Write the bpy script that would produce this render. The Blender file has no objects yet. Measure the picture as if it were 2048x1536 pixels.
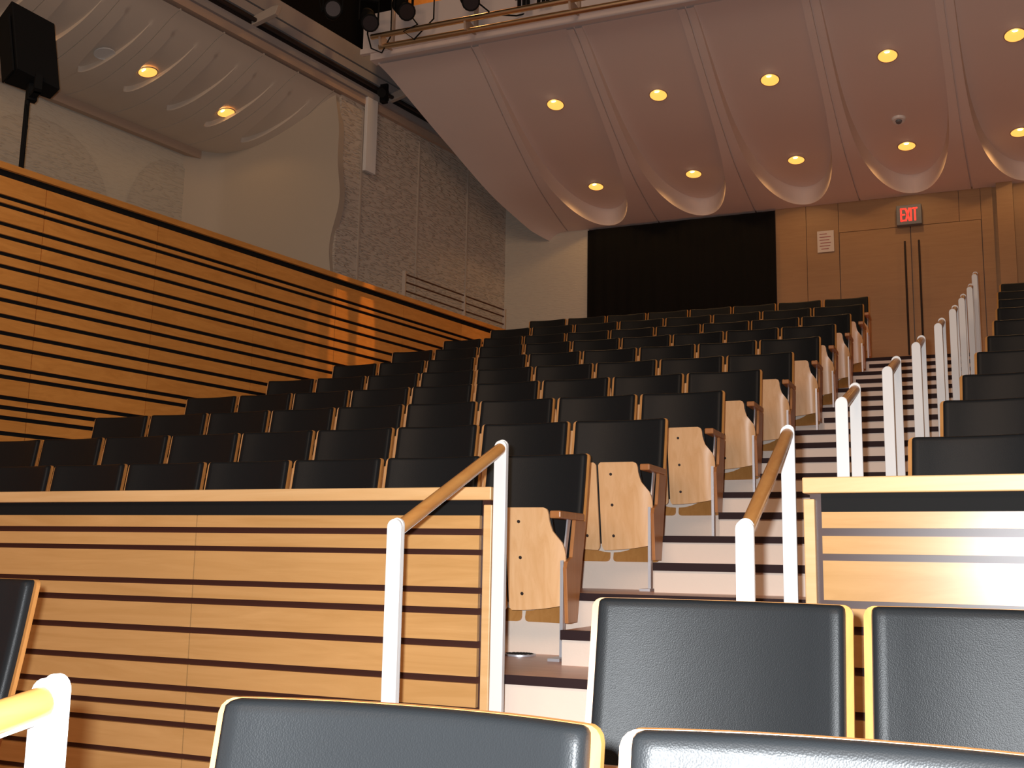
import bpy, bmesh, math, random
from mathutils import Vector, Matrix
C = bpy.context.scene
col = C.collection
random.seed(4)
ZC = 1.30          # camera height above the lowest floor; heights below are given relative to the eye

# ------------------------------------------------------------------ camera
cd = bpy.data.cameras.new('camera'); cam = bpy.data.objects.new('camera', cd); col.objects.link(cam)
yaw, pit, rol = -0.403, 0.1603, 0.0183
F = Vector((math.sin(yaw)*math.cos(pit), math.cos(yaw)*math.cos(pit), math.sin(pit)))
Rr = Vector((math.cos(yaw), -math.sin(yaw), 0)); U = Rr.cross(F)
c_, s_ = math.cos(rol), math.sin(rol)
cx = Rr*c_ + U*s_; cy = -Rr*s_ + U*c_
m = Matrix.Identity(4)
for i in range(3):
    m[i][0] = cx[i]; m[i][1] = cy[i]; m[i][2] = -F[i]
m[2][3] = ZC
cam.matrix_world = m
cd.sensor_fit = 'HORIZONTAL'; cd.sensor_width = 36; cd.lens = 2187/2048*36
cd.clip_start = .05; cd.clip_end = 100
C.camera = cam
C.view_settings.view_transform = 'Standard'; C.view_settings.look = 'None'
C.view_settings.exposure = 0; C.view_settings.gamma = 1; C.view_settings.use_curve_mapping = False

# ------------------------------------------------------------------ world and large lamps
w = bpy.data.worlds.new('world'); C.world = w; w.use_nodes = True
w.node_tree.nodes['Background'].inputs[0].default_value = (1.0, .66, .45, 1)
w.node_tree.nodes['Background'].inputs[1].default_value = .073
def lamp(name, kind, loc, power, color, **k):
    d = bpy.data.lights.new(name, kind); d.energy = power; d.color = color
    o = bpy.data.objects.new(name, d); col.objects.link(o)
    o.location = (loc[0], loc[1], loc[2]+ZC)
    aim = k.pop('aim', None)
    for a, b in k.items(): setattr(d, a, b)
    if aim is not None:
        v = Vector(aim)-Vector(loc); o.rotation_euler = v.to_track_quat('-Z', 'Y').to_euler()
    return o
# the camera's own flash, just left of and above the lens
lamp('camera_flash', 'SPOT', (-.06, .0, .05), 800, (.93, .97, 1.0), aim=(-1.2, 3.6, .4), spot_size=math.radians(100), spot_blend=.6, shadow_soft_size=.02)
# unseen fill added for ambient light, high over the stage behind the photographer
lamp('fill_light', 'AREA', (-1.5, -5, 7.5), 540, (1.0, .66, .42), aim=(-3, 8, 1.5), size=5, size_y=3, shape='RECTANGLE')
# ------------------------------------------------------------------ materials
def newmat(name):
    m = bpy.data.materials.new(name); m.use_nodes = True
    nt = m.node_tree; b = nt.nodes['Principled BSDF']
    return m, nt, b
def plain(name, colr, rough=.5, metal=0, bump=0, bscale=60, vary=.0, vscale=3, spec=.5):
    m, nt, b = newmat(name)
    b.inputs['Base Color'].default_value = (*colr, 1); b.inputs['Roughness'].default_value = rough
    b.inputs['Metallic'].default_value = metal; b.inputs['Specular IOR Level'].default_value = spec
    tc = nt.nodes.new('ShaderNodeTexCoord')
    if vary:
        n = nt.nodes.new('ShaderNodeTexNoise'); n.inputs['Scale'].default_value = vscale; n.inputs['Detail'].default_value = 5
        r = nt.nodes.new('ShaderNodeMapRange'); r.inputs[1].default_value = .3; r.inputs[2].default_value = .7
        r.inputs[3].default_value = 1-vary; r.inputs[4].default_value = 1+vary
        x = nt.nodes.new('ShaderNodeVectorMath'); x.operation = 'SCALE'; x.inputs[0].default_value = colr
        nt.links.new(tc.outputs['Object'], n.inputs['Vector']); nt.links.new(n.outputs[0], r.inputs[0])
        nt.links.new(r.outputs[0], x.inputs['Scale']); nt.links.new(x.outputs[0], b.inputs['Base Color'])
    if bump:
        n = nt.nodes.new('ShaderNodeTexNoise'); n.inputs['Scale'].default_value = bscale; n.inputs['Detail'].default_value = 4
        u = nt.nodes.new('ShaderNodeBump'); u.inputs['Strength'].default_value = bump; u.inputs['Distance'].default_value = .01
        nt.links.new(tc.outputs['Object'], n.inputs['Vector']); nt.links.new(n.outputs[0], u.inputs['Height'])
        nt.links.new(u.outputs[0], b.inputs['Normal'])
    return m
def wood(name, light, dark, axis=0, rough=.38, scale=1.0, rnd=.0, spec=.5):
    m, nt, b = newmat(name); L = nt.links.new
    tc = nt.nodes.new('ShaderNodeTexCoord'); mp = nt.nodes.new('ShaderNodeMapping')
    s = [14*scale]*3; s[axis] = 1.1*scale; mp.inputs['Scale'].default_value = s
    n = nt.nodes.new('ShaderNodeTexNoise'); n.inputs['Scale'].default_value = 1; n.inputs['Detail'].default_value = 6
    n.inputs['Distortion'].default_value = 1.6; n.inputs['Roughness'].default_value = .6
    n2 = nt.nodes.new('ShaderNodeTexNoise'); n2.inputs['Scale'].default_value = .9; n2.inputs['Detail'].default_value = 2
    cr = nt.nodes.new('ShaderNodeValToRGB'); e = cr.color_ramp.elements
    e[0].position = .30; e[0].color = (*dark, 1); e[1].position = .68; e[1].color = (*light, 1)
    L(tc.outputs['Object'], mp.inputs[0]); L(mp.outputs[0], n.inputs['Vector']); L(n.outputs[0], cr.inputs[0])
    L(tc.outputs['Object'], n2.inputs['Vector'])
    r = nt.nodes.new('ShaderNodeMapRange'); r.inputs[1].default_value = .3; r.inputs[2].default_value = .7
    r.inputs[3].default_value = .9; r.inputs[4].default_value = 1.08; L(n2.outputs[0], r.inputs[0])
    x = nt.nodes.new('ShaderNodeVectorMath'); x.operation = 'SCALE'; L(cr.outputs[0], x.inputs[0])
    if rnd:
        oi = nt.nodes.new('ShaderNodeObjectInfo'); q = nt.nodes.new('ShaderNodeMapRange')
        q.inputs[3].default_value = 1-rnd; q.inputs[4].default_value = 1+rnd; L(oi.outputs['Random'], q.inputs[0])
        mm = nt.nodes.new('ShaderNodeMath'); mm.operation = 'MULTIPLY'; L(q.outputs[0], mm.inputs[0]); L(r.outputs[0], mm.inputs[1]); L(mm.outputs[0], x.inputs['Scale'])
    else: L(r.outputs[0], x.inputs['Scale'])
    L(x.outputs[0], b.inputs['Base Color']); b.inputs['Roughness'].default_value = rough
    b.inputs['Specular IOR Level'].default_value = spec
    return m
M = {}
M['maple'] = wood('maple_panel', (.60, .345, .135), (.51, .28, .098), 0, .27, rnd=.05, spec=.4)
M['maple_warm'] = wood('maple_panel_warm', (.84, .36, .080), (.70, .275, .052), 1, .42, rnd=.09)
M['maple_back'] = wood('maple_wall', (.36, .20, .088), (.32, .172, .074), 0, .5, scale=1.3)
M['maple_cap'] = wood('maple_cap', (.74, .47, .22), (.66, .39, .16), 0, .4)
M['ply'] = wood('seat_plywood', (.90, .56, .29), (.80, .46, .21), 2, .32, scale=1.4)
M['ply_back'] = wood('seat_back_plywood', (.62, .285, .085), (.54, .23, .06), 2, .34, scale=1.4)
M['ply_dark'] = wood('seat_edge_wood', (.50, .21, .07), (.40, .15, .045), 2, .35)
M['rail'] = wood('handrail_wood', (.60, .29, .085), (.51, .22, .06), 1, .25)
M['walnut'] = plain('walnut_stripe', (.050, .017, .012), .38)
M['nosing'] = plain('dark_nosing', (.026, .011, .012), .7, spec=.25)
M['tread'] = wood('tread_wood', (.78, .44, .32), (.66, .34, .23), 0, .35)
M['riser'] = plain('cream_riser', (.84, .71, .60), .6, bump=.15, bscale=25)
M['white'] = plain('white_paint_metal', (.80, .79, .77), .4)
M['plaster'] = plain('ceiling_plaster', (.80, .68, .62), .9, bump=.08, bscale=140)
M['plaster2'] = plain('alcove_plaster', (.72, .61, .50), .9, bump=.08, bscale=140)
M['plaster_w'] = plain('wall_plaster', (.54, .46, .37), .92, bump=.12, bscale=60)
M['grey_beam'] = plain('grey_paint', (.34, .31, .30), .7)
M['tan_trim'] = plain('tan_trim', (.50, .36, .27), .8)
M['black'] = plain('black_paint', (.008, .008, .008), .8, spec=.2)
M['void'] = plain('dark_ceiling', (.006, .005, .005), .95, spec=.1)
M['steel'] = plain('brushed_steel', (.66, .66, .70), .4, .6)
M['brass'] = plain('bare_pipe', (.88, .68, .45), .35, 1)
M['dark_metal'] = plain('dark_metal', (.05, .04, .04), .4, .6)
M['rust_rail'] = plain('dark_red_rail', (.10, .045, .03), .5)
M['lightpost'] = plain('pale_post', (.50, .42, .35), .5)
M['paper'] = plain('paper', (.62, .55, .52), .8)
M['ink'] = plain('red_ink', (.35, .12, .12), .8)
M['grey_sign'] = plain('sign_housing', (.16, .17, .19), .5)
def emis(name, c, s):
    m, nt, b = newmat(name); b.inputs['Base Color'].default_value = (*c, 1)
    b.inputs['Emission Color'].default_value = (*c, 1); b.inputs['Emission Strength'].default_value = s
    return m
M['lens'] = emis('lamp_reflector', (1.0, .50, .10), 1.25)
M['bulb'] = emis('lamp_bulb', (1.0, .80, .52), 9)
M['exit'] = emis('exit_letters', (1.0, .045, .03), 1.1)
# leather: black with a pebbled grain
m, nt, b = newmat('black_leather'); M['leather'] = m
b.inputs['Base Color'].default_value = (.013, .0145, .016, 1); b.inputs['Roughness'].default_value = .43
b.inputs['Specular IOR Level'].default_value = .19
tc = nt.nodes.new('ShaderNodeTexCoord'); v = nt.nodes.new('ShaderNodeTexVoronoi'); v.inputs['Scale'].default_value = 420
n = nt.nodes.new('ShaderNodeTexNoise'); n.inputs['Scale'].default_value = 7; n.inputs['Detail'].default_value = 3
ad = nt.nodes.new('ShaderNodeMath'); ad.operation = 'MULTIPLY_ADD'; ad.inputs[1].default_value = .35
bp = nt.nodes.new('ShaderNodeBump'); bp.inputs['Strength'].default_value = .32; bp.inputs['Distance'].default_value = .002
nt.links.new(tc.outputs['Object'], v.inputs['Vector']); nt.links.new(tc.outputs['Object'], n.inputs['Vector'])
nt.links.new(v.outputs['Distance'], ad.inputs[0]); nt.links.new(n.outputs[0], ad.inputs[2])
nt.links.new(ad.outputs[0], bp.inputs['Height']); nt.links.new(bp.outputs[0], b.inputs['Normal'])
# rough hewn acoustic plaster: short horizontal chisel marks
m, nt, b = newmat('chiselled_plaster'); M['rough'] = m
b.inputs['Base Color'].default_value = (.60, .52, .44, 1); b.inputs['Roughness'].default_value = .95
tc = nt.nodes.new('ShaderNodeTexCoord'); mp = nt.nodes.new('ShaderNodeMapping'); mp.inputs['Scale'].default_value = (8, 8, 50)
n = nt.nodes.new('ShaderNodeTexNoise'); n.inputs['Scale'].default_value = 1; n.inputs['Detail'].default_value = 1
cr = nt.nodes.new('ShaderNodeMapRange'); cr.inputs[1].default_value = .5; cr.inputs[2].default_value = .66
bp = nt.nodes.new('ShaderNodeBump'); bp.inputs['Strength'].default_value = .7; bp.inputs['Distance'].default_value = .02
nt.links.new(tc.outputs['Object'], mp.inputs[0]); nt.links.new(mp.outputs[0], n.inputs['Vector'])
nt.links.new(n.outputs[0], cr.inputs[0]); nt.links.new(cr.outputs[0], bp.inputs['Height']); nt.links.new(bp.outputs[0], b.inputs['Normal'])
m = m.copy(); m.name = 'faint_chiselled_plaster'; M['rough_soft'] = m
for q in m.node_tree.nodes:
    if q.type == 'BUMP': q.inputs['Strength'].default_value = .3
m.node_tree.nodes['Principled BSDF'].inputs['Base Color'].default_value = (.60, .54, .45, 1)
m = M['rough'].copy(); m.name = 'chiselled_plaster_light'; M['rough_mid'] = m
for q in m.node_tree.nodes:
    if q.type == 'BUMP': q.inputs['Strength'].default_value = .5
m.node_tree.nodes['Principled BSDF'].inputs['Base Color'].default_value = (.55, .49, .41, 1)
# curtain cloth
M['curtain'] = plain('black_curtain', (.008, .0075, .007), .95, spec=.1)

# ------------------------------------------------------------------ mesh helpers
class MB:
    def __init__(s): s.v = []; s.f = []; s.m = []; s.mats = []
    def mi(s, mat):
        if mat not in s.mats: s.mats.append(mat)
        return s.mats.index(mat)
    def poly(s, pts, mat):
        n = len(s.v); s.v += [tuple(p) for p in pts]; s.f.append(tuple(range(n, n+len(pts)))); s.m.append(s.mi(mat))
    def faces(s, vs, fs, mat):
        n = len(s.v); s.v += [tuple(p) for p in vs]
        for f in fs: s.f.append(tuple(n+i for i in f)); s.m.append(s.mi(mat))
    def box(s, x0, x1, y0, y1, z0, z1, mat):
        vs = [(x, y, z) for z in (z0, z1) for y in (y0, y1) for x in (x0, x1)]
        s.faces(vs, [(0, 2, 3, 1), (4, 5, 7, 6), (0, 1, 5, 4), (2, 6, 7, 3), (0, 4, 6, 2), (1, 3, 7, 5)], mat)
    def prism(s, pts, off, mat):      # pts: closed polygon, off: extrusion vector
        n = len(pts); o = Vector(off); vs = [Vector(p) for p in pts]; vs += [p+o for p in vs[:n]]
        fs = [tuple(range(n))[::-1], tuple(range(n, 2*n))]+[(i, (i+1) % n, n+(i+1) % n, n+i) for i in range(n)]
        s.faces(vs, fs, mat)
    def slab(s, A, B, t, z0, z1, mat):   # upright board from A to B (plan), thickness t to the left of A->B
        d = Vector((B[0]-A[0], B[1]-A[1], 0)).normalized(); q = Vector((-d.y, d.x, 0))*t
        s.prism([(A[0], A[1], z0), (B[0], B[1], z0), (B[0]+q.x, B[1]+q.y, z0), (A[0]+q.x, A[1]+q.y, z0)], (0, 0, z1-z0), mat)
    def tube(s, P, r, mat, n=10):
        P = [Vector(p) for p in P]; rings = []
        for i, p in enumerate(P):
            d = (P[min(i+1, len(P)-1)]-P[max(i-1, 0)]).normalized()
            a = d.cross(Vector((0, 0, 1)));
            if a.length < .05: a = d.cross(Vector((0, 1, 0)))
            a.normalize(); c = d.cross(a)
            rr = r[i] if isinstance(r, (list, tuple)) else r
            rings.append([p+(a*math.cos(t)+c*math.sin(t))*rr for t in [2*math.pi*k/n for k in range(n)]])
        vs = [q for g in rings for q in g]
        fs = [(i*n+k, i*n+(k+1) % n, (i+1)*n+(k+1) % n, (i+1)*n+k) for i in range(len(P)-1) for k in range(n)]
        fs += [tuple(range(n))[::-1], tuple((len(P)-1)*n+k for k in range(n))]
        s.faces(vs, fs, mat)
    def shell(s, nz, nx, fn, off, mat):
        """closed curved board: fn(i/nz, j/nx) -> front point, off(u,v) -> back offset vector"""
        A = [[Vector(fn(i/nz, j/nx)) for j in range(nx+1)] for i in range(nz+1)]
        B = [[A[i][j]+Vector(off(i/nz, j/nx)) for j in range(nx+1)] for i in range(nz+1)]
        N = (nz+1)*(nx+1); w = nx+1
        vs = [p for r in A for p in r]+[p for r in B for p in r]; fs = []
        for i in range(nz):
            for j in range(nx):
                a = i*w+j; fs += [(a, a+1, a+w+1, a+w), (N+a, N+a+w, N+a+w+1, N+a+1)]
        for j in range(nx):
            a = j; fs.append((a, N+a, N+a+1, a+1)); a = nz*w+j; fs.append((a, a+1, N+a+1, N+a))
        for i in range(nz):
            a = i*w; fs.append((a, a+w, N+a+w, N+a)); a = i*w+nx; fs.append((a, N+a, N+a+w, a+w))
        s.faces(vs, fs, mat)
    def mesh(s, name, smooth=None):
        me = bpy.data.meshes.new(name); me.from_pydata(s.v, [], s.f)
        for q in s.mats: me.materials.append(M[q])
        for p, i in zip(me.polygons, s.m): p.material_index = i
        me.validate(); bm = bmesh.new(); bm.from_mesh(me)
        if smooth is not None: bmesh.ops.remove_doubles(bm, verts=bm.verts, dist=1e-5)
        bmesh.ops.recalc_face_normals(bm, faces=bm.faces)
        bm.to_mesh(me); bm.free()
        if smooth is not None:
            for p in me.polygons: p.use_smooth = True
            me.set_sharp_from_angle(angle=math.radians(smooth))
        return me
    def build(s, name, parent=None, smooth=None, bevel=0, loc=None):
        o = bpy.data.objects.new(name, s.mesh(name, smooth)); col.objects.link(o)
        if parent is not None: o.parent = parent
        o.location = loc if loc is not None else ((0, 0, ZC) if parent is None else (0, 0, 0))
        if bevel:
            b = o.modifiers.new('bevel', 'BEVEL'); b.width = bevel; b.segments = 2; b.limit_method = 'ANGLE'; b.angle_limit = math.radians(50)
        return o
def tag(o, label, cat, group=None):
    o['label'] = label; o['category'] = cat
    if group: o['group'] = group
    return o
def struct(o): o['kind'] = 'structure'; return o
def empty(name, loc, rz=0, label=None, cat=None, group=None):
    o = bpy.data.objects.new(name, None); col.objects.link(o)
    o.location = (loc[0], loc[1], loc[2]+ZC); o.rotation_euler = (0, 0, rz); o.empty_display_size = .1
    if label: tag(o, label, cat, group)
    return o
def copy_tree(o, parent=None):
    c = o.copy(); col.objects.link(c); c.parent = parent
    for ch in list(o.children): copy_tree(ch, c)
    return c
R = math.radians

# ------------------------------------------------------------------ key figures (metres, heights relative to the eye)
ROW = [  # Y of the backrest top, height of it, floor, nosing Y, X of the aisle joint, pitch, seats
 (4.975, .517, -.424, 3.908, -1.696, .5686, 7), (5.896, .801, -.140, 4.828, -1.556, .5779, 9),
 (6.817, 1.090, .147, 5.749, -1.430, .5749, 9), (7.738, 1.377, .437, 6.670, -1.357, .5660, 9),
 (8.659, 1.668, .730, 7.591, -1.269, .5546, 9), (9.580, 1.969, 1.025, 8.512, -1.175, .5494, 9),
 (10.501, 2.270, 1.323, 9.433, -1.145, .5332, 9), (11.422, 2.566, 1.625, 10.354, -1.095, .5200, 9),
 (12.343, 2.872, 1.929, 11.275, -1.045, .5671, 8), (13.264, 3.172, 2.235, 12.196, -1.060, .5463, 8)]
RRIGHT = [(-.255, 4.632, .517), (-.156, 5.623, .801), (-.072, 6.631, 1.088), (.014, 7.52, 1.378), (.094, 8.497, 1.671),
 (.162, 9.373, 1.967), (.211, 10.273, 2.265), (.248, 11.263, 2.566), (.273, 12.233, 2.87), (.328, 13.163, 3.177)]
FLOOR0 = -1.02     # cross aisle
FF2, FF1, FF0 = -1.02, -1.14, -1.30
A1 = math.tan(R(10.2))
def w1(Y): return -6.9+(Y-7.0)*A1       # face of the striped wall
def w2(Y): return -6.55+(Y-15.0)*A1     # face of the upper side wall
ORD = ['first', 'second', 'third', 'fourth', 'fifth', 'sixth', 'seventh', 'eighth', 'ninth', 'tenth']

# ------------------------------------------------------------------ tiers, steps
fl = MB()
XR = 3.2
def tier(x0, x1, y0, y1, z, zlow, front=True):
    # tread, dark nosing strip, pale riser
    fl.poly([(x0(y0), y0, z), (x1, y0, z), (x1, y1, z), (x0(y1), y1, z)], 'tread')
    if front:
        fl.poly([(x0(y0), y0, z-.035), (x1, y0, z-.035), (x1, y0, z), (x0(y0), y0, z)], 'nosing')
        fl.poly([(x0(y0), y0, z-.035), (x1, y0, z-.035), (x1, y0+.012, z-.035), (x0(y0), y0+.012, z-.035)], 'nosing')
        fl.poly([(x0(y0), y0+.012, zlow), (x1, y0+.012, zlow), (x1, y0+.012, z-.035), (x0(y0), y0+.012, z-.035)], 'riser')
for k, r in enumerate(ROW):
    y1 = ROW[k+1][3] if k < 9 else 15.0
    zl = ROW[k-1][2] if k else FLOOR0
    tier(w1, XR, r[3], y1+.012, r[2], zl)
cst = lambda y: -8.2
tier(cst, XR, 1.44, 3.92, FF2, FF1)
tier(cst, XR, .35, 1.452, FF1, FF0)
fl.poly([(-8.2, -4, FF0), (XR, -4, FF0), (XR, .362, FF0), (-8.2, .362, FF0)], 'tread')
floor_ = struct(fl.build('floor'))
# gallery floor behind the striped wall
g = MB(); g.prism([(w1(4)-.2, 4, 2.30), (w1(15)-.2, 15, 2.30), (w2(15), 15, 2.30), (w2(11.25), 11.25, 2.30), (w2(11.25)-2.1, 11.6, 2.30), (w2(4)-2.1, 4, 2.30)], (0, 0, -.2), 'grey_beam')
struct(g.build('floor_gallery'))
# half steps up the aisle
def half_step(x0, x1, y0, y1, z, zlow):
    s = MB(); s.box(x0, x1, y0+.012, y1, zlow, z-.035, 'riser'); s.box(x0, x1, y0+.012, y1, z-.0351, z, 'tread')
    o = s.build('step', floor_)
    n = MB(); n.box(x0-.003, x1+.003, y0-.002, y0+.03, z-.038, z+.001, 'nosing'); q = n.build('nosing', o); q['label'] = 'dark nosing strip'
half_step(-1.621, -.30, 4.37, 4.84, -.282, ROW[0][2])
for k in range(1, 9):
    r, q = ROW[k], ROW[k+1]
    x0 = r[4]+.075; x1 = RRIGHT[k][0]+.02
    half_step(x0, x1, (r[3]+q[3])/2, q[3]+.011, (r[2]+q[2])/2, r[2])
half_step(-1.69, -.50, 3.45, 3.92, -.625, FLOOR0)
half_step(-1.69, -.50, 2.82, 3.451, -.825, FLOOR0)

# ------------------------------------------------------------------ striped timber panelling
def boards(mb, A, B, cuts, z0, z1, mat, seams, gap=.004, t=.02):
    """boards between dark stripes; cuts: list of (low, high) stripe heights"""
    d = Vector((B[0]-A[0], B[1]-A[1], 0)); L = d.length; d.normalize()
    zs = []; cur = z0
    for lo, hi in sorted(cuts):
        if lo > z0: zs.append((cur, lo)); cur = hi
    zs.append((cur, z1)); return d, L, zs
def panelling(parent, A, B, cuts, z0, z1, mat, seams, t=.02, name='panel'):
    mb = MB(); d, L, zs = boards(mb, A, B, cuts, z0, z1, mat, seams)
    st = [0]+sorted(seams)+[L]
    for a, b in zip(st[:-1], st[1:]):
        p = MB(); ga = .004 if a > 0 else 0; gb = .004 if b < L else 0
        P = (A[0]+d.x*(a+ga), A[1]+d.y*(a+ga)); Q = (A[0]+d.x*(b-gb), A[1]+d.y*(b-gb))
        for lo, hi in zs: p.slab(P, Q, t, lo, hi, mat)
        p.build(name, parent)
# left wall of the hall
W1S = [2.812, 2.744, 2.592, 2.49, 2.352, 2.25, 2.087, 1.983, 1.856, 1.72, 1.611, 1.449, 1.376, 1.213, 1.135, 1.054, .932, .83, .75, .60, .50, .34, .24, .10]
ya, yb = 3.6, 15.0
A = (w1(ya), ya); B = (w1(yb), yb)
b = MB(); b.slab(A, B, .08, FLOOR0, 3.0, 'black')
wl = struct(b.build('wall_left'))
dv = Vector((B[0]-A[0], B[1]-A[1])).length/(yb-ya)
# the boards stand just in front (towards the seats) of the dark backing
def inx(p, q): return (p[0]+q*math.cos(R(10.2)), p[1]-q*math.sin(R(10.2)))
Ai, Bi = inx(A, .022), inx(B, .022)
tmp = panelling
def wl_panels():
    cuts = [(z-.034, z) for z in W1S]
    tmp(wl, Ai, Bi, cuts, FLOOR0, 2.958, 'maple_warm', [(y-ya)*dv for y in (4.2, 5.33, 6.475, 7.591, 8.796, 9.95, 11.1, 12.25, 13.4)], t=.021)
wl_panels()
for o in wl.children: o.location = (0, 0, 0)
cp = MB(); a2, b2 = inx(A, .045), inx(B, .045); cp.slab(a2, b2, .17, 3.014, 3.067, 'maple_warm'); cp.build('cap', wl)
cp = MB(); a2, b2 = inx(A, .012), inx(B, .012); cp.slab(a2, b2, .09, 2.958, 3.014, 'black'); cp.build('black_band', wl)  # black strip set back below the wall cap

# front partitions
STR = [(q-.002, w_+.003) for q, w_ in [(.094, .113), (.020, .036), (-.121, -.103), (-.198, -.178), (-.317, -.297), (-.444, -.424), (-.553, -.533), (-.624, -.606), (-.696, -.677), (-.818, -.800), (-.925, -.907)]]
def partition(label, A, B, seams, endside, depth=.09):
    t = empty('partition', (A[0], A[1], FLOOR0), label=label, cat='partition')
    off = (-A[0], -A[1], -FLOOR0)
    dq = Vector((B[0]-A[0], B[1]-A[1])).normalized()*.016
    k = MB(); k.slab((A[0]+dq.x, A[1]+dq.y), (B[0]-dq.x, B[1]-dq.y), depth, FLOOR0, .222, 'walnut'); k.build('core', t, loc=off)
    d = Vector((B[0]-A[0], B[1]-A[1], 0)).normalized(); n = Vector((d.y, -d.x, 0))  # towards the viewer
    sh = lambda P, q, s=0: (P[0]+n.x*q+d.x*s, P[1]+n.y*q+d.y*s)
    a0 = .052 if endside < 0 else 0; b0 = -.048 if endside > 0 else 0
    mb = MB(); dd, L, zs = boards(mb, A, B, STR, FLOOR0, .165, 'maple', seams)
    st = [a0]+[s for s in seams]+[L+b0]
    for a, b in zip(st[:-1], st[1:]):
        p = MB()
        for lo, hi in zs: p.slab(sh(A, .02, a+.0025), sh(A, .02, b-.0025), .0195, lo, hi, 'maple')
        p.build('panel', t, loc=off)
    p = MB(); p.slab(sh(A, .012, a0), sh(B, .012, b0), .0115, .165, .222, 'black'); p.build('black_band', t, loc=off)  # black band between cap and boards
    p = MB(); p.slab(sh(A, .035), sh(B, .035), depth+.05, .222, .271, 'maple_cap'); p.build('cap', t, loc=off, bevel=.004)
    E0, E1 = (A, sh(A, 0, .034)) if endside < 0 else (sh(B, 0, -.034), B)
    p = MB(); p.slab(sh(E0, .024), sh(E1, .024), depth+.03, FLOOR0, .205, 'maple_cap'); p.build('end_post', t, loc=off, bevel=.003)
    return t
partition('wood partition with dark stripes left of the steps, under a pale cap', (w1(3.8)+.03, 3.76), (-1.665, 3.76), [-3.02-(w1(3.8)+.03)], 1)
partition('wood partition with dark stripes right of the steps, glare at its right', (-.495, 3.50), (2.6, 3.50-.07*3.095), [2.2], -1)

# ------------------------------------------------------------------ back wall
YB = 15.0
b = MB(); b.box(-6.6, -5.19, YB, YB+.2, 1.9, 5.6, 'rough_soft'); b.box(-5.19, 3.2, YB+.03, YB+.2, 1.9, 5.6, 'walnut')
wb = struct(b.build('wall_back'))
def bp(x0, x1, z0, z1, y=YB, mat='maple_back', nm='panel'):
    p = MB(); p.box(x0+.003, x1-.003, y, y+.03, z0, z1, mat); return p.build(nm, wb)
ZH = 4.51
bp(-2.43, -2.011, 2.235, 5.0); bp(-2.011, -1.58, 2.235, 5.0, YB+.004)
bp(-1.58, -.05, ZH, 5.0); bp(-.05, .215, ZH, 5.0, YB+.003); bp(.215, .36, 2.235, 5.0); bp(.35, .41, 2.235, 5.3, YB+.025)
bp(.40, .60, 2.235, 5.3, YB-.12); bp(.60, 3.2, 2.235, 5.3, YB-.03)
d1 = struct(empty('door_1', (-.67, YB, 2.235)))
for s in (-1, 1):
    p = MB(); x0, x1 = (-1.572, -.664) if s < 0 else (-.652, .207)
    p.box(x0, x1, YB+.002, YB+.03, 2.235, ZH-.006, 'maple_back')
    lf = p.build('door_leaf', d1, loc=(.67, -YB, -2.235))
    h = MB(); hx = -.733 if s < 0 else -.558
    h.tube([(hx, YB-.055, 2.75), (hx, YB-.055, 4.29)], .013, 'dark_metal', 8)
    for z in (2.95, 4.1): h.tube([(hx, YB-.055, z), (hx, YB+.002, z)], .008, 'dark_metal', 6)
    q = h.build('door_handle', lf, smooth=40); q['label'] = 'long dark bar handle'
# curtain
cu = MB(); pts = []
N = 150
for i in range(N+1):
    x = -5.19+2.76*i/N; pts.append((x, 14.95+.010*math.sin(i*.63)+.006*math.sin(i*.27+1)))
cu.shell(1, N, lambda u, v: (pts[round(v*N)][0], pts[round(v*N)][1], 2.3+2.6*u), lambda u, v: (0, .008, 0), 'curtain')
c = cu.build('curtain', smooth=60); tag(c, 'wide black curtain covering the middle of the back wall', 'curtain')
# exit sign
t = empty('exit_sign', (-.665, 14.93, 4.50), label='grey exit sign with red letters above the double door', cat='sign')
s = MB(); s.box(-.158, .158, -.04, .065, 0, .27, 'grey_sign'); s.build('housing', t, bevel=.006)
lt = MB(); z0, z1, y = .045, .225, -.046
def bar(x0, za, x1, zb, w=.020):
    d = Vector((x1-x0, 0, zb-za)).normalized(); n = Vector((-d.z, 0, d.x))*w/2
    p = [Vector((x0, y, za))+n, Vector((x0, y, za))-n, Vector((x1, y, zb))-n, Vector((x1, y, zb))+n]; lt.prism(p, (0, .005, 0), 'exit')
bar(-.098, z0, -.098, z1, .022)
for z in (z0+.01, (z0+z1)/2, z1-.01): bar(-.10, z, -.048, z)
bar(-.042, z0, .008, z1, .022); bar(-.042, z1, .008, z0, .022)
bar(.026, z0, .026, z1, .022); bar(.045, z1-.01, .108, z1-.01); bar(.076, z0, .076, z1-.01, .022)
lt.build('letters', t)['label'] = 'red lit letters EXIT'
# paper notice
t = empty('paper_notice', (-1.755, 14.985, 4.25), label='white paper notice on the wood wall left of the double door', cat='notice')
s = MB(); s.box(-.11, .11, 0, .012, 0, .30, 'paper'); s.build('sheet', t)
s = MB()
for i, (a, bb) in enumerate([(-.08, .02), (-.08, .07), (-.08, .05), (-.07, .07), (-.08, .06), (-.06, .04)]):
    s.box(a, bb, -.003, .0, .25-.042*i, .26-.042*i, 'ink')
s.build('writing', t)

# ------------------------------------------------------------------ upper side wall, alcove, beam
def w2p(Y, q=0): return (w2(Y)+q*math.cos(R(10.2)), Y-q*math.sin(R(10.2)))
b = MB(); b.slab(w2p(11.25), w2p(15.05), .25, 2.3, 5.95, 'rough')
wu = struct(b.build('wall_left_upper'))
for ys in (11.66, 12.83, 13.98):
    p = MB(); p.slab(w2p(ys-.012, .02), w2p(ys+.012, .02), .03, 2.3, 5.75, 'lightpost'); p.build('joint_strip', wu)
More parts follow.
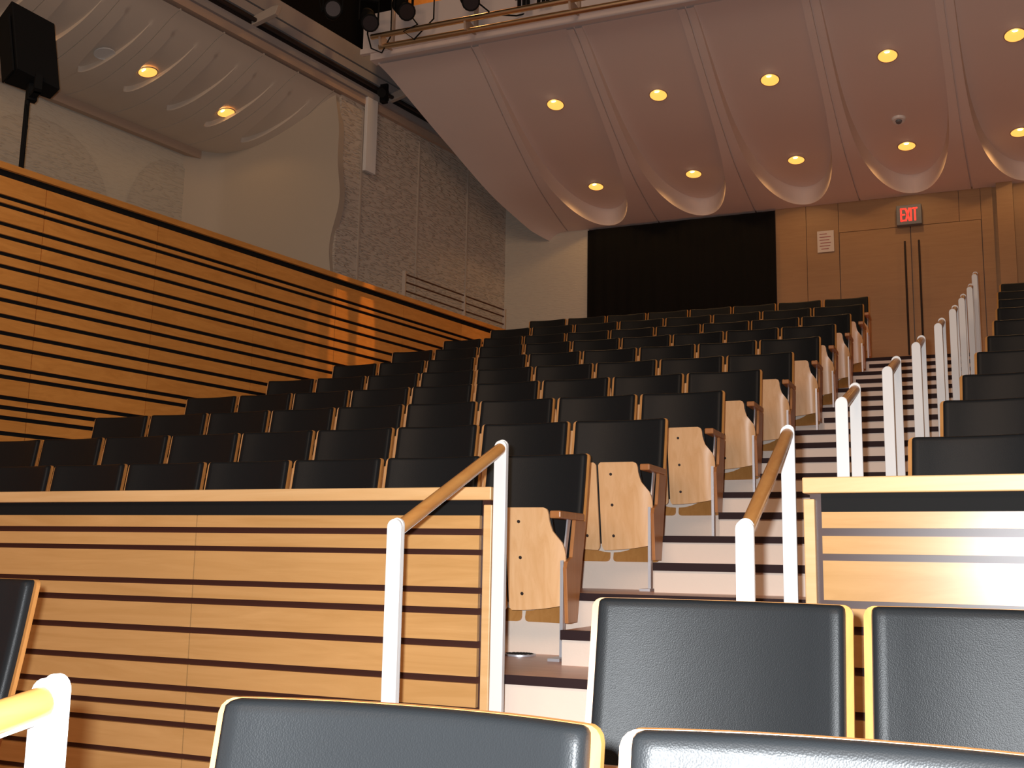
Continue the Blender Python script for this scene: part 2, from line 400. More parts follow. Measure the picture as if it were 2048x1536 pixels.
# wing wall closing the alcove, rounded, with a wavy outer edge
wg = MB(); NV = 40
def wing(u, v):
    z = 2.3+3.55*u
    wav = .045*math.sin(z*2.9+.6)+.025*math.sin(z*6.1)
    x = -9.45+(w2(11.25)+.02+9.45)*v + wav*v**6
    y = 11.2-.5*max(0, (.22-v)/.22)**2*.9+.09*math.sin(v*5)*.3
    return (x, y, z)
wg.shell(60, NV, wing, lambda u, v: (0, .12, 0), 'plaster_w')
struct(wg.build('wall_alcove_end', smooth=50))
# alcove rear wall
b = MB(); DA = 2.05
b.slab(w2p(5.0, -DA), w2p(11.6, -DA), .2, 2.3, 5.4, 'rough_soft'); struct(b.build('wall_alcove'))
wv = MB()
for yc, wv_, hv_ in ((8.55, .95, 1.25), (10.35, .70, 1.33)):      # shallow arched textured fields
    n = 28; pts = []
    for i in range(n+1):
        t_ = math.pi*i/n; pts.append((yc+wv_*math.cos(t_), 3.7+hv_*math.sin(t_)**.8))
    f0 = [(w2p(y, -DA+.01)[0], w2p(y, -DA+.01)[1], z) for y, z in [(yc+wv_, 2.3)]+pts+[(yc-wv_, 2.3)]]
    wv.poly(f0, 'rough_mid')
wv.build('arched_fields', bpy.data.objects['wall_alcove'])
# scooped plaster ceilings -------------------------------------------------
def lerp_tab(T, x):
    if x <= T[0][0]: return T[0][1]
    for (a, p), (b_, q) in zip(T[:-1], T[1:]):
        if x <= b_:
            return p+(q-p)*(x-a)/(b_-a)
    return T[-1][1]
def smooth_tab(T, x, w=.25):
    return sum(lerp_tab(T, x+w*k/3) for k in (-3, -2, -1, 0, 1, 2, 3))/7
def scoop(mb, us, width, outer, inner, half, place, mat, groove=.03, gw=.010, seam_l=True, seam_r=True):
    """one ceiling bay: rows along u; t across in metres"""
    rows = []
    for u in us:
        W = width(u); S = outer(u); I = max(inner(u), S); h = half(u)*W
        cc = W*.5; a, b_ = cc-h, cc+h
        if h <= 0: I = S
        P = [(0, S+groove), (gw, S+groove), (gw, S)]
        P += [(gw+(a-gw)*k/4, S) for k in range(1, 5)] + [(a+.004, I)]
        P += [(a+.004+(b_-a-.008)*k/8, I+.0*math.sin(math.pi*k/8)) for k in range(1, 9)] if h > .005 else [(a, I)]*8
        P += [(b_, S)]+[(b_+(W-gw-b_)*k/4, S) for k in range(1, 5)] + [(W-gw, S+groove), (W, S+groove)]
        rows.append([place(u, t_, z) for t_, z in P])
    n = len(rows[0]); vs = [p for r in rows for p in r]
    fs = [(i*n+j, i*n+j+1, (i+1)*n+j+1, (i+1)*n+j) for i in range(len(rows)-1) for j in range(n-1)]
    mb.faces(vs, fs, mat)
SF = [-5.27, -3.98, -2.69, -1.40, -.11, 1.18, 2.47]; SB = [-5.52, -4.11, -2.70, -1.29, .12, 1.53, 2.94]
ST = [(10.95, 6.02), (11.83, 5.68), (12.55, 5.42), (13.5, 5.13), (14.4, 4.99), (15.05, 4.92)]
IT = [(10.95, 6.03), (11.6, 5.84), (12.25, 5.65), (13.0, 5.46), (14.05, 5.27), (15.0, 5.18)]
So = lambda Y: smooth_tab(ST, Y, .3); Si = lambda Y: smooth_tab(IT, Y, .3)
def half(Y):
    if Y >= 14.93: return 0
    if Y < 12: return .43
    q = (Y-12)/2.93; return .43*math.sqrt(max(0, 1-q**2.6))
ce = MB()
Ys = [10.95+i*.11 for i in range(33)]+[14.5+.03*i for i in range(11)]+[14.81+.012*i for i in range(10)]+[14.92, 14.925, 14.928, 14.9293, 14.9299, 14.93, 14.96, 15.0, 15.05]
Ys = sorted(set(round(y, 4) for y in Ys))
for i in range(6):
    sx = lambda j, Y: SF[j]+(SB[j]-SF[j])*(Y-10.95)/4.05
    scoop(ce, Ys, lambda Y: sx(i+1, Y)-sx(i, Y), So, Si, half, lambda Y, t_, z: (sx(i, Y)+t_, Y, z), 'plaster')
# plain margin at the left, with a rolled edge
def ex(Y): return -6.54+(Y-10.9)*.158 if Y < 14.6 else -5.955+(Y-14.6)*.35
rows = []
for Y in Ys:
    x1 = SF[0]+(SB[0]-SF[0])*(Y-10.95)/4.05; x0 = ex(Y); S = So(Y)
    rows.append([(x1, Y, S+.03), (x1-.01, Y, S+.03), (x1-.01, Y, S)]+[(x1-.01+(x0-x1+.01)*k/5, Y, S-.12*(k/5)**3*max(0, (Y-12.5)/2.5)) for k in range(1, 6)]+[(x0, Y, S+.10)])
n = len(rows[0]); ce.faces([p for r in rows for p in r], [(i*n+j, (i+1)*n+j, (i+1)*n+j+1, i*n+j+1) for i in range(len(rows)-1) for j in range(n-1)], 'plaster')
ce.poly([(ex(10.95), 10.95, 6.12), (3.0, 10.95, 6.12), (3.0, 15.2, 5.5), (ex(15.05), 15.2, 5.5)], 'void')
cl = struct(ce.build('ceiling', smooth=22))
# front lip and fascia above it
p = MB(); p.box(-6.60, 3, 10.87, 11.02, 6.015, 6.10, 'plaster'); p.box(-6.73, 3, 10.84, 10.90, 6.10, 6.165, 'plaster'); p.build('front_lip', cl)
p = MB(); p.box(-6.73, 3, 10.90, 10.98, 6.16, 6.64, 'plaster'); struct(p.build('wall_fascia'))
p = MB(); p.box(-6.45, 3, 11.5, 11.6, 6.2, 8.2, 'maple_warm'); struct(p.build('wall_control_booth'))
lamp('booth_fill', 'POINT', (-5.6, 11.2, 7.6), 28, (1.0, .55, .22), shadow_soft_size=.1)  # unseen warm point light, added to brighten the booth wall
# alcove ceiling
AT = [(0, 5.83), (.22, 5.72), (.5, 5.55), (.88, 5.40), (1.27, 5.29), (1.67, 5.26), (2.05, 5.29)]
ac = MB(); YL = [5.10, 5.70, 6.30, 6.91, 7.51, 8.12, 8.71, 9.32, 9.92, 10.48, 11.1]
us = [i*.05 for i in range(25)]+[1.22+.01*i for i in range(8)]+[1.295, 1.3, 1.34, 1.45, 1.6, 1.8, 2.05]; us = sorted(set(round(x, 4) for x in us))
def ahalf(d):
    if d >= 1.3: return 0
    if d < .2: return .26
    return .26*math.sqrt(max(0, 1-((d-.2)/1.1)**2.2))
for a, b_ in zip(YL[:-1], YL[1:]):
    cs, sn = math.cos(R(10.2)), math.sin(R(10.2))
    def place(d, t_, z, a=a): return (w2(a+t_*cs)-d*cs, a+t_*cs+d*sn, z)
    scoop(ac, us, lambda d: (b_-a)/cs, lambda d: smooth_tab(AT, d, .15), lambda d: smooth_tab(AT, d, .15)+.065*min(1, max(0, d-.25)/.9), ahalf, place, 'plaster2', groove=.018, gw=.006)
rows = [[(w2(11.1)-d*.984, 11.1+d*.177, smooth_tab(AT, d, .15)), (w2(11.4)-d*.984, 11.4+d*.177, smooth_tab(AT, d, .15))] for d in us]
ac.faces([p for r in rows for p in r], [(2*i, 2*i+1, 2*i+3, 2*i+2) for i in range(len(rows)-1)], 'plaster2')
struct(ac.build('ceiling_alcove', smooth=35))
p = MB(); p.slab(w2p(5, -DA+.10), w2p(11.3, -DA+.10), .09, 5.17, 5.30, 'tan_trim'); struct(p.build('trim_3'))
# beam over the side wall: trim, pipe, grey channel
def run(name, y0, y1, q, th, z0, z1, mat, parent=None):
    p = MB(); p.slab(w2p(y0, q), w2p(y1, q), th, z0, z1, mat); return p.build(name, parent)
bm_ = struct(run('trim_1', 4.8, 15, .06, .25, 5.83, 5.93, 'tan_trim'))
run('ledge', 4.8, 15, .10, .3, 5.93, 6.02, 'grey_beam', bm_)
run('dark_channel', 4.8, 15, .02, .2, 6.02, 6.14, 'dark_metal', bm_)
run('channel', 4.8, 15, .12, .3, 6.14, 6.25, 'grey_beam', bm_)
run('dark_strip', 4.8, 15, .06, .2, 6.25, 6.295, 'dark_metal', bm_)  # dark strip between the two grey boards
run('upper_board', 4.8, 15, .09, .3, 6.295, 6.52, 'grey_beam', bm_)
pp = MB(); pp.tube([(w2p(4.8, .14)[0], w2p(4.8, .14)[1], 6.07), (w2p(14, .14)[0], w2p(14, .14)[1], 6.07)], .028, 'dark_metal', 8)
tag(pp.build('pipe', smooth=40), 'long dark pipe running along the top of the left side wall', 'pipe')
for i, yy in enumerate((9.67, 12.1)):
    p = MB(); a = w2p(yy, .10); p.prism([(a[0]-.02, a[1]-.05, 6.02), (a[0]+.30, a[1]-.05, 6.10), (a[0]+.34, a[1]-.05, 6.20), (a[0]+.26, a[1]-.05, 6.20), (a[0]-.02, a[1]-.05, 6.12)], (0, .07, 0), 'lightpost')
    tag(p.build('bracket', bevel=.005), ['pale bracket arm on the pipe above the alcove ceiling', 'pale bracket arm on the pipe beside the main ceiling edge'][i], 'bracket', 'pipe brackets')
# small fixture and hanging white panel
a = w2p(11.86, .16); t = empty('small_spotlight', (a[0], a[1], 5.97), label='small black spotlight above the white hanging panel on the side wall', cat='spotlight')
p = MB(); p.tube([(0, 0, .10), (.05, -.14, .02)], [.07, .06], 'black', 14); p.build('body', t, smooth=40)
p = MB(); p.box(-.06, .06, -.02, .02, .08, .2, 'black'); p.build('yoke', t)
p = MB(); p.box(-.04, .04, -.03, .05, -.05, .08, 'black'); p.build('driver_box', t)
p = MB(); p.slab(w2p(11.63, .10), w2p(11.83, .10), .05, 4.93, 5.93, 'white'); o = p.build('hanging_panel', bevel=.004)
tag(o, 'narrow pale panel hanging on the rough side wall', 'panel')
# dark ceiling of the stage house, other closing surfaces
p = MB(); p.box(-9.9, 3.3, -7, 11.5, 8.2, 8.3, 'void'); struct(p.build('ceiling_stage'))
p = MB(); p.slab(w2p(4, -.35), w2p(15.2, -.35), .1, 5.9, 8.2, 'void'); p.box(-9.9, 3.3, 12.6, 12.7, 6.2, 8.2, 'void'); struct(p.build('wall_upper_void'))
p = MB(); p.box(3.2, 3.3, -4, 15.2, -1.3, 8.2, 'plaster_w'); struct(p.build('wall_right'))
p = MB(); p.slab((w1(3.6), -4), (w1(3.6), 3.6), .1, FF0, 3.0, 'maple_warm'); struct(p.build('wall_left_front'))

# railing on the gallery
t = empty('railing', (-6.1, 12.5, 2.3), label='low gallery railing of thin dark rails between pale posts', cat='railing')
off = (6.1, -12.5, -2.3); PQ = [(-6.310, 11.39), (-6.088, 12.62), (-5.919, 13.56)]
for (x, y), zt in zip(PQ, (3.47, 3.46, 3.44)):
    p = MB(); p.box(x-.022, x+.022, y-.012, y+.012, 2.3, zt, 'lightpost'); p.build('post', t, loc=off)
for z in (3.43, 3.335, 3.225, 3.115, 3.0):
    p = MB(); p.tube([(PQ[0][0], PQ[0][1], z), (PQ[1][0], PQ[1][1], z), (PQ[2][0], PQ[2][1], z)], .010, 'rust_rail', 6); p.build('rail', t, loc=off)

# loudspeaker on a pole behind the striped wall
t = empty('loudspeaker', (-7.48, 6.68, 4.02), R(-28), 'black loudspeaker cabinet tilted down on top of the pole', 'loudspeaker')
p = MB(); fr = [(-.20, -.18), (.20, -.18), (.14, .20), (-.14, .20)]
tl = math.tan(R(9))
vs = [(x, y-(z-.05)*tl*0-(z)*.16, z+y*-.16) for z in (.03, .62) for x, y in fr]
p.faces(vs, [(0, 1, 2, 3), (7, 6, 5, 4), (0, 4, 5, 1), (1, 5, 6, 2), (2, 6, 7, 3), (3, 7, 4, 0)], 'black'); p.build('cabinet', t, bevel=.01)
p = MB(); p.box(-.17, .17, -.200, -.186, .08, .58, 'black'); g_ = p.build('grille', t); g_.rotation_euler = (R(9), 0, 0)
p = MB(); p.box(-.05, .20, -.03, .03, -.10, -.07, 'black'); p.box(.16, .20, -.03, .03, -.10, .06, 'black'); p.box(-.04, .04, -.04, .04, -.12, .03, 'black'); p.build('yoke', t)
t = empty('speaker_pole', (-7.50, 6.66, 2.30), 0, 'thin black pole holding up the loudspeaker behind the striped wall', 'pole')
p = MB(); p.tube([(0, 0, 0), (0, 0, 1.60)], .022, 'black', 10); p.build('pole', t, smooth=40)
p = MB(); p.tube([(.03, 0, .1), (.034, -.01, .7), (.028, -.02, 1.1), (.045, -.02, 1.35), (.02, -.03, 1.55)], .009, 'black', 6); p.build('cable', t, smooth=40)
p = MB(); p.tube([(0, 0, 0), (0, 0, .03)], .16, 'black', 16); p.build('base', t)

# downlights ----------------------------------------------------------------
def downlight(loc, label, tilt, lit=True, power=0, r=.104, cone=105):
    t = empty('recessed_downlight', loc, 0, label, 'downlight', 'ceiling downlights')
    t.rotation_euler = (tilt, 0, 0) if not isinstance(tilt, tuple) else tilt
    p = MB(); n = 28
    vs = [(rr*math.cos(2*math.pi*k/n), rr*math.sin(2*math.pi*k/n), zz) for rr, zz in ((r+.012, .0), (r+.010, -.008), (r, -.008), (r, .0)) for k in range(n)]
    fs = [(i*n+k, i*n+(k+1) % n, (i+1)*n+(k+1) % n, (i+1)*n+k) for i in range(3) for k in range(n)]
    p.faces(vs, fs, 'tan_trim' if lit else 'white'); p.build('trim_ring', t, smooth=40)
    p = MB(); p.faces([(r*math.cos(2*math.pi*k/n), r*math.sin(2*math.pi*k/n), -.003) for k in range(n)], [tuple(range(n))], 'lens' if lit else 'white'); p.build('reflector', t)
    if lit:
        p = MB(); p.tube([(0, -.066, -.0035), (0, -.062, -.006)], [.030, .024], 'bulb', 12); p.build('bulb', t)
        if power:
            lamp('downlight_lamp', 'SPOT', (loc[0], loc[1]-.01, loc[2]-.05), power, (1.0, .56, .20), aim=(loc[0], loc[1]+.02, loc[2]-2), spot_size=R(cone), spot_blend=.35, shadow_soft_size=.05)
    return t
import itertools
UPL = [(-4.66, 12.16), (-3.36, 12.27), (-2.02, 12.30), (-.70, 12.2), (.598, 12.18)]
LOL = [(-4.78, 14.12), (-3.37, 14.10), (-1.99, 14.06), (-.62, 14.05), (.682, 14.05)]
for i, (x, y) in enumerate(UPL):
    z = Si(y); x *= (y/y); downlight((x, y, z-.004), 'lit downlight, %s from the left in the upper row on the main ceiling' % ORD[i], R(-16), True, 26)
for i, (x, y) in enumerate(LOL):
    z = Si(y); downlight((x, y, z-.004), 'lit downlight, %s from the left in the lower row near the back wall' % ORD[i], R(-10), True, 13, cone=150)
def acz(d): return smooth_tab(AT, d, .15)+.065*min(1, max(0, d-.25)/.9)
for x, y, lit, lb in ((-8.50, 9.17, True, 'lit downlight on the curved alcove ceiling, the nearer of two'), (-8.35, 10.40, True, 'lit downlight on the curved alcove ceiling, the farther of two'), (-8.62, 8.62, False, 'unlit white downlight on the alcove ceiling beside the loudspeaker'), (-8.9, 8.0, True, 'lit downlight on the alcove ceiling hidden beside the loudspeaker')):
    d = (w2(y)-x)/.97
    downlight((x, y, acz(d)-.004), lb, (R(0), R(-13), 0), lit, 3 if lit else 0, cone=150)
zz = Si(13.4); t = empty('smoke_detector', (-.67, 13.4, zz), 0, 'small round white unlit detector on the ceiling above the exit sign', 'detector')
t.rotation_euler = (R(-14), 0, 0)
p = MB(); p.tube([(0, 0, .0), (0, 0, -.035)], [.085, .07], 'white', 20); p.build('base', t, smooth=40)
p = MB(); p.tube([(0, 0, -.035), (0, 0, -.06)], [.04, .03], 'grey_sign', 14); p.build('sensor', t, smooth=40)

# front lighting bar, brackets, stage spotlights
for i, (yy, z, lb) in enumerate(((10.58, 6.150, 'upper bare metal pipe of the pair in front of the ceiling edge'), (10.64, 6.035, 'lower bare metal pipe of the pair in front of the ceiling edge'))):
    p = MB(); p.tube([(-6.42 + .08*i, yy, z), (2.9, yy, z-.05)],   .033, 'brass', 12); tag(p.build('lighting_pipe', smooth=40), lb, 'pipe', 'lighting pipes')
for i, x in enumerate((-6.30, -5.18, -3.90, -2.6)):
    t = empty('pipe_bracket', (x, 10.85, 6.0), 0, 'metal bracket holding the pipe pair, %s from the left' % ORD[i], 'bracket', 'pipe pair brackets')
    p = MB(); p.prism([(-.012, .05, .10), (-.012, -.27, .02), (-.012, -.30, .16), (-.012, -.26, .17), (-.012, .05, .16)], (.024, 0, 0), 'tan_trim'); p.build('arm', t)
    p = MB(); p.box(-.02, .02, .0, .05, .16, 1.3, 'tan_trim'); p.build('upright', t)
def spotl(loc, rz, tilt, label, cable):
    t = empty('stage_spotlight', loc, rz, label, 'stage light', 'stage spotlights above the ceiling edge'); t.scale = (1.2, 1.2, 1.2)
    d = Vector((0, -math.cos(tilt), -math.sin(tilt)))
    P = lambda a: tuple(d*a)
    p = MB(); p.tube([P(-.22), P(-.16), P(-.02), P(.0), P(.13), P(.15)], [.05, .075, .08, .065, .07, .088], 'black', 16); p.build('body', t, smooth=40)
    p = MB(); p.tube([P(.14), P(.152)], .072, 'dark_metal', 16); p.build('lens', t)
    p = MB()
    for s in (-1, 1): p.box(s*.095-.006, s*.095+.006, -.02, .02, -.02, .20, 'black')
    p.box(-.10, .10, -.02, .02, .19, .21, 'black'); p.tube([(0, 0, .2), (0, 0, .34)], .018, 'black', 8); p.build('yoke', t)
    p = MB(); p.tube([(.02, .1, .1)]+cable, .008, 'black', 6); p.build('cable', t, smooth=40)
spotl((-6.80, 10.3, 6.42), R(35), R(20), 'black stage spotlight, leftmost, half lost in the dark', [(-.1, .05, 0), (-.16, .0, .2), (-.1, 0, .4)])
spotl((-6.36, 10.4, 6.28), R(40), R(40), 'black stage spotlight, second from the left, pointing down', [(.0, .03, -.14), (.05, .08, -.26), (.16, .1, -.28), (.24, .08, -.1), (.24, .1, .35)])
spotl((-5.90, 10.4, 6.33), R(48), R(38), 'black stage spotlight with looping cable, third from the left', [(.16, .02, -.12), (.02, .03, -.22), (.15, .08, -.25), (.34, .06, .0), (.34, .06, .35)])
spotl((-5.05, 10.38, 6.28), R(38), R(40), 'black stage spotlight, rightmost, with a cable trailing right', [(.1, .02, -.02), (.25, .05, -.10), (.5, .1, -.05), (.75, .12, .06)])
p = MB()
for dx in (-.06, .0, .05): p.box(dx-.015, dx+.015, -.02, .02, -.10, .06, 'black')
p.box(-.12, .10, -.01, .03, .04, .2, 'grey_beam')
o = p.build('cable_plugs', loc=(-4.52, 10.75, 6.33+ZC)); tag(o, 'cluster of black cable plugs on the fascia right of the spotlights', 'plug box')
o = p.build('cable_plugs', loc=(-4.28, 10.75, 6.36+ZC)); tag(o, 'second cluster of black cable plugs, farther right on the fascia', 'plug box')

# warm lamp raking the striped wall
for yy, zt, sz, e in ((10.02, 2.2, 3.6, 2100), (10.46, 2.25, 3.6, 2600), (9.62, 2.0, 2.4, 700)):
    lamp('wall_accent_lamp', 'SPOT', (w1(yy)+1.05, yy-.2, 7.9), e*.7, (1.0, .47, .08), aim=(w1(yy), yy, zt), spot_size=R(sz), spot_blend=.45, shadow_soft_size=.02)

# ------------------------------------------------------------------ handrails
def post(mb, x, y, z0, z1, w=.048, t=.014, mat='white'):
    n = 10; pts = [(x-w/2, y, z0), (x+w/2, y, z0)]+[(x+w/2*math.cos(math.pi*k/n), y, z1-w/2+w/2*math.sin(math.pi*k/n)) for k in range(n+1)]
    mb.prism(pts, (0, t, 0), mat)
def handrail(P, Q, zp, zq, label, group, cat='handrail'):
    """P lower post top (x,y,z), Q upper; zp,zq feet"""
    t = empty('handrail', (P[0], P[1], zp), 0, label, cat, group); off = (-P[0], -P[1], -zp)
    a = MB(); post(a, P[0], P[1], zp, P[2]); a.build('post', t, loc=off, bevel=.002)
    a = MB(); post(a, P[0], P[1]+.018, zp, P[2]+.004, w=.043, t=.010); a.build('post', t, loc=off)
    a = MB(); post(a, Q[0], Q[1], zq, Q[2]); a.build('post', t, loc=off, bevel=.002)
    a = MB(); post(a, Q[0], Q[1]+.018, zq, Q[2]+.004, w=.043, t=.010); a.build('post', t, loc=off)
    a = MB(); a.tube([(P[0], P[1]+.028, P[2]-.028), (Q[0], Q[1], Q[2]-.032)], .0215, 'rail', 20); a.build('rail', t, smooth=40, loc=off)['label'] = 'round wooden rail'
    a = MB(); d = Vector((0, Q[1]-P[1], Q[2]-P[2])); a.box(-.004, .004, 0, .001, 0, 0, 'white') if False else None
    a.prism([(P[0]-.005, P[1]+.03, P[2]-.046), (P[0]+.005, P[1]+.03, P[2]-.046), (P[0]+.005, P[1]+.03, P[2]-.054), (P[0]-.005, P[1]+.03, P[2]-.054)], (Q[0]-P[0], Q[1]-P[1]-.03, Q[2]-P[2]-.004), 'white')
    a.build('rail_support', t, loc=off)
    return t
handrail((-1.612, 2.90, .118), (-1.603, 3.66, .436), -.825, -.625, 'white and wood handrail left of the steps in front of the striped partition', 'aisle handrails')
handrail((-.565, 2.89, .118), (-.600, 3.86, .484), -.825, -.625, 'white and wood handrail right of the steps in front of the partition gap', 'aisle handrails')
handrail((-1.20, .30, -.31), (-1.175, 1.16, -.168), FF1, FF1, 'overexposed white handrail post and wood rail at the bottom left corner', 'aisle handrails')
HI = [(-.452, 4.722, .763), (-.344, 5.715, 1.05), (-.258, 6.652, 1.337), (-.163, 7.568, 1.63), (-.089, 8.517, 1.925), (-.032, 9.442, 2.223), (.031, 10.351, 2.525), (.079, 11.126, 2.829)]
DL = [(.43, .125), (.50, .140), (.46, .13), (.52, .145), (.5, .14), (.5, .15), (.5, .15), (.5, .15)]
for i, (x, y, z) in enumerate(HI):
    f = 1.033 if i < 7 else 1.0326; x, y, z = x*f, y*f, z*f
    dy, dz = DL[i]; r = ROW[i+1]; zq = r[2]
    zf = (ROW[i][2]+r[2])/2 if y-dy > (ROW[i][3]+r[3])/2 else ROW[i][2]
    handrail((x-.012, y-dy, z-dz), (x, y, z), zf, zq, 'white handrail up the right side of the steps, %s of eight counted from the bottom' % ORD[i], 'aisle handrails')

# ------------------------------------------------------------------ seats
W0 = .57
def build_seat():
    """seat for pitch W0; origin on the floor below the backrest top, X centred"""
    t = empty('auditorium_seat', (0, 0, 0)); hw = W0/2-.010
    T = .014
    def yb(z):   # lean and gentle s-curve
        q = (.941-z)/.775; return -.20*q+.035*math.sin(math.pi*q)*.6
    def dep(x): return .055*(1-(abs(x)/hw)**2.2)
    def halfw(z):
        c = .020; top = .941
        if z > top-c: q = (z-(top-c))/c; return hw-c+c*math.sqrt(max(0, 1-q*q))
        if z < .146+.02: q = (.166-z)/.02; return hw-.02+.02*math.sqrt(max(0, 1-q*q))
        return hw
    zs = [.146, .149, .155, .166, .21, .262, .266, .275, .33, .42, .5, .58, .66, .74, .82, .896, .910, .922, .931, .937, .9405, .941]
    nz = len(zs)-1
    sh = MB()
    # full board above the slot, two tongues below
    def seg(z_list, f, g, nx):
        n = len(z_list)-1
        sh.shell(n, nx, lambda u, v: (lambda z: (lambda x: (x, yb(z)+dep(x), z))(f(z)+(g(z)-f(z))*v))(z_list[round(u*n)]), lambda u, v: (0, T, 0), 'ply_back')
    up = [z for z in zs if z >= .266]; lo = [.146, .149, .155, .166, .21, .2661]
    seg(up, lambda z: -halfw(z), lambda z: halfw(z), 16)
    def inn(z):
        if z < .166: q = (.166-z)/.02; return .009+.02*(1-math.sqrt(max(0, 1-q*q)))
        return .009
    seg(lo, lambda z: -halfw(z), lambda z: -inn(z), 7); seg(lo, inn, halfw, 7)
    o = sh.build('backrest', t, smooth=40); o['label'] = 'curved plywood back'
    # leather pad
    pd = MB(); ph = hw-.015
    pz = [.30, .304, .315, .335, .40, .48, .56, .64, .72, .80, .868, .900, .922, .933, .938, .9405]
    n = len(pz)-1
    def pw(z):
        c = .012; top = .9405
        if z > top-c: q = (z-(top-c))/c; return ph-c+c*math.sqrt(max(0, 1-q*q))
        return ph
    xs = [-1, -.985, -.95, -.88, -.75, -.5, -.25, 0, .25, .5, .75, .88, .95, .985, 1]
    def padf(u, v):
        z = pz[round(u*n)]; a = xs[round(v*14)]; x = a*pw(z)
        e = min(1, (1-abs(a))*ph/.024); f = min(1, (z-.30)/.035, (.9405-z+.002)/.012)
        th = .008+.026*math.sqrt(max(0, 1-(1-e)**2))*math.sqrt(max(0, 1-(1-f)**2))
        return (x, yb(z)+dep(x)-th, z)
    def pado(u, v):
        z = pz[round(u*n)]; a = xs[round(v*14)]; x = a*pw(z); p = padf(u, v); return (0, yb(z)+dep(x)-p[1]-.0005, 0)
    pd.shell(n, 14, padf, pado, 'leather'); o = pd.build('back_cushion', t, smooth=60); o['label'] = 'black leather back pad'
    # folded seat pan: two plywood leaves and the cushion behind
    def xo(z):     # outer edge of the leaf
        T_ = [(.215, .278), (.235, .286), (.45, .286), (.49, .279), (.52, .260), (.555, .236), (.60, .224), (.64, .222), (.655, .214), (.662, .198)]
        return lerp_tab(T_, z)
    def zbot(x): return .205+.028*(x/.268)**2.2
    py = lambda z: -.33-.075*(z-.22)/.44
    lz = [0, .02, .05, .12, .25, .4, .52, .58, .64, .70, .76, .82, .88, .93, .965, .985, 1]
    for s in (-1, 1):
        lf = MB(); n = len(lz)-1
        def leaf(u, v, s=s):
            q = lz[round(u*n)]; zt = .205+.457*q
            a = .006+(.012*(1-min(1, q/.03))) + (.014*max(0, (q-.965)/.035)**2)
            b_ = xo(zt)-(.024 if s < 0 else .004); x = a+(b_-a)*v
            z = zt+(zbot(x)-.205)*(1-q)
            return (s*x, py(z)+.022*max(0, (x-.225)/.06)**1.6, z)
        lf.shell(n, 8, leaf, lambda u, v: (0, .013, 0), 'ply'); o = lf.build('seat_pan', t, smooth=35); o['label'] = 'folded plywood seat underside, one leaf'
    cs_ = MB()
    cs_.shell(8, 8, lambda u, v: ((v-.5)*2*(.255-.03*u), py(.25+.40*u)+.02, .24+.405*u), lambda u, v: (0, .075*math.sqrt(max(.05, 1-(2*v-1)**6))*math.sqrt(max(.1, 1-(2*u-1)**6)), 0), 'leather')
    cs_.build('seat_cushion', t, smooth=60)['label'] = 'black seat cushion'
    return t, hw
def standard(t, side):
    """armrest, board and steel leg at one side"""
    x = side*(W0/2-.005)
    a = MB(); a.box(x-.030 if side > 0 else x-.022, x+.022 if side > 0 else x+.030, -.47, -.15, .612, .645, 'ply_dark'); a.build('armrest', t, bevel=.006)
    bd = MB(); xx = x-.004
    pts = [(xx, -.25, .612), (xx, -.29, .445), (xx, -.35, .425), (xx, -.365, .395), (xx, -.335, .155), (xx, -.215, .155), (xx, -.16, .39), (xx, -.118, .58), (xx, -.112, .612)]
    bd.prism(pts, (.018, 0, 0), 'ply_dark'); bd.build('side_board', t, bevel=.002)
    lg = MB(); lg.prism([(x-.012, -.345, 0), (x-.012, -.322, 0), (x-.012, -.322, .43), (x-.012, -.262, .612), (x-.012, -.300, .612), (x-.012, -.350, .43)], (.007, 0, 0), 'steel')
    lg.box(x-.020, x-.005, -.355, -.345, 0, .43, 'steel'); lg.build('leg', t)['label'] = 'steel leg'
    ft = MB(); ft.box(x-.035, x+.02, -.46, -.33, 0, .012, 'steel'); ft.build('foot_plate', t)
def screws(t):
    for s in (-1, 1):
        for z in (.28, .44, .60):
            sc = MB(); yy = -.33-.075*(z-.22)/.44
            sc.tube([(s*.072, yy+.002, z), (s*.072, yy-.004, z)], [.009, .006], 'dark_metal', 10); sc.build('screw', t, smooth=40)
plain_seat, HW = build_seat(); standard(plain_seat, 1)
end_seat = copy_tree(plain_seat); 
end_screw = copy_tree(plain_seat); screws(end_screw)
used = set()
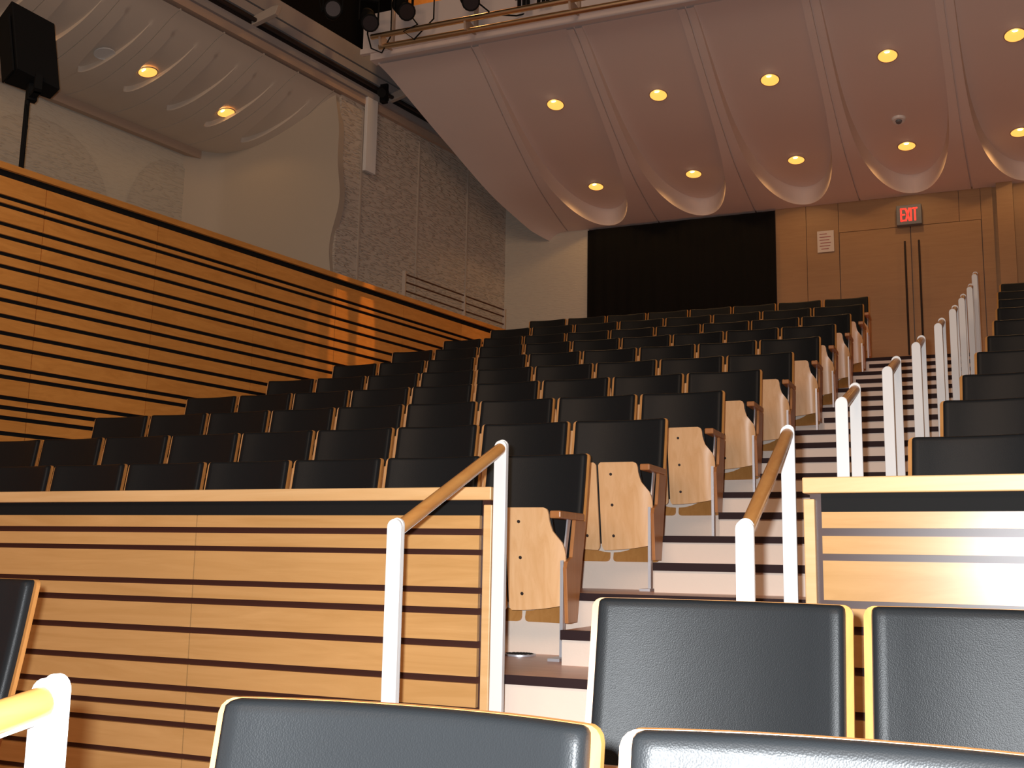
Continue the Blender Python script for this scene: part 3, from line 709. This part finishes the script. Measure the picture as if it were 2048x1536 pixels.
def place_seat(proto, x, y, z, pitch, label, group, rz=0):
    if proto.name in used: o = copy_tree(proto)
    else: o = proto; used.add(proto.name)
    o.location = (x, y, z+ZC); o.rotation_euler = (0, 0, rz); o.scale = (pitch/W0, 1, 1)
    tag(o, label, 'auditorium seat', group); return o
for k, (Y, zt, fz, ny, xj, pw_, n) in enumerate(ROW):
    for j in range(n):
        xc = xj-pw_*(j+.5)
        if j == 0: who = 'black seat beside the steps, wood underside showing, %s row up, left block' % ORD[k]
        else: who = 'black leather seat, %s from the steps, %s row up, left block' % (ORD[j], ORD[k])
        pr = plain_seat if j else (end_screw if k < 4 else end_seat)
        place_seat(pr, xc, Y, zt-.941, pw_, who, 'seats of the large left block')
for k, (x, y, zt) in enumerate(RRIGHT):
    a = R(-8); pw_ = .57
    place_seat(plain_seat, x+math.cos(a)*pw_/2, y+math.sin(a)*pw_/2, zt-.941, pw_, 'black seat at the right edge beyond the handrails, %s row up' % ORD[k], 'seats of the right block', a)
# nearest seats
YF2, YF1 = 2.33, 1.27
ZF2, ZF1 = -.076-.941, -.191-.941
aF = R(-1.5)
place_seat(plain_seat, -.515, YF2, ZF2, .57, 'large black leather seat in front of the steps, its left pale plywood edge showing', 'nearest seats')
place_seat(plain_seat, .055, YF2, ZF2, .57, 'large black leather seat cut by the right frame edge, before the right partition', 'nearest seats')
place_seat(plain_seat, -2.405-.285, YF2, ZF2, .57, 'black seat leaning at the left frame edge with pale plywood edge', 'nearest seats')
place_seat(plain_seat, -.692, YF1, ZF1, .568, 'nearest black leather seat top at the bottom centre of the picture', 'nearest seats')
place_seat(plain_seat, -.122, YF1, ZF1, .568, 'nearest black leather seat top at the bottom right corner', 'nearest seats')

# floor vent by the first row
t = empty('floor_vent', (-1.95, 4.72, ROW[0][2]), 0, 'dark slotted vent on the floor beside the first seat by the steps', 'vent')
p = MB(); p.tube([(0, 0, 0), (0, 0, .008)], .075, 'steel', 24); p.build('rim', t, smooth=40)
p = MB()
for i in range(-4, 5): p.box(i*.014-.004, i*.014+.004, -math.sqrt(.06**2-(i*.014)**2)*.9, math.sqrt(.06**2-(i*.014)**2)*.9, .008, .011, 'black')
p.build('slots', t)
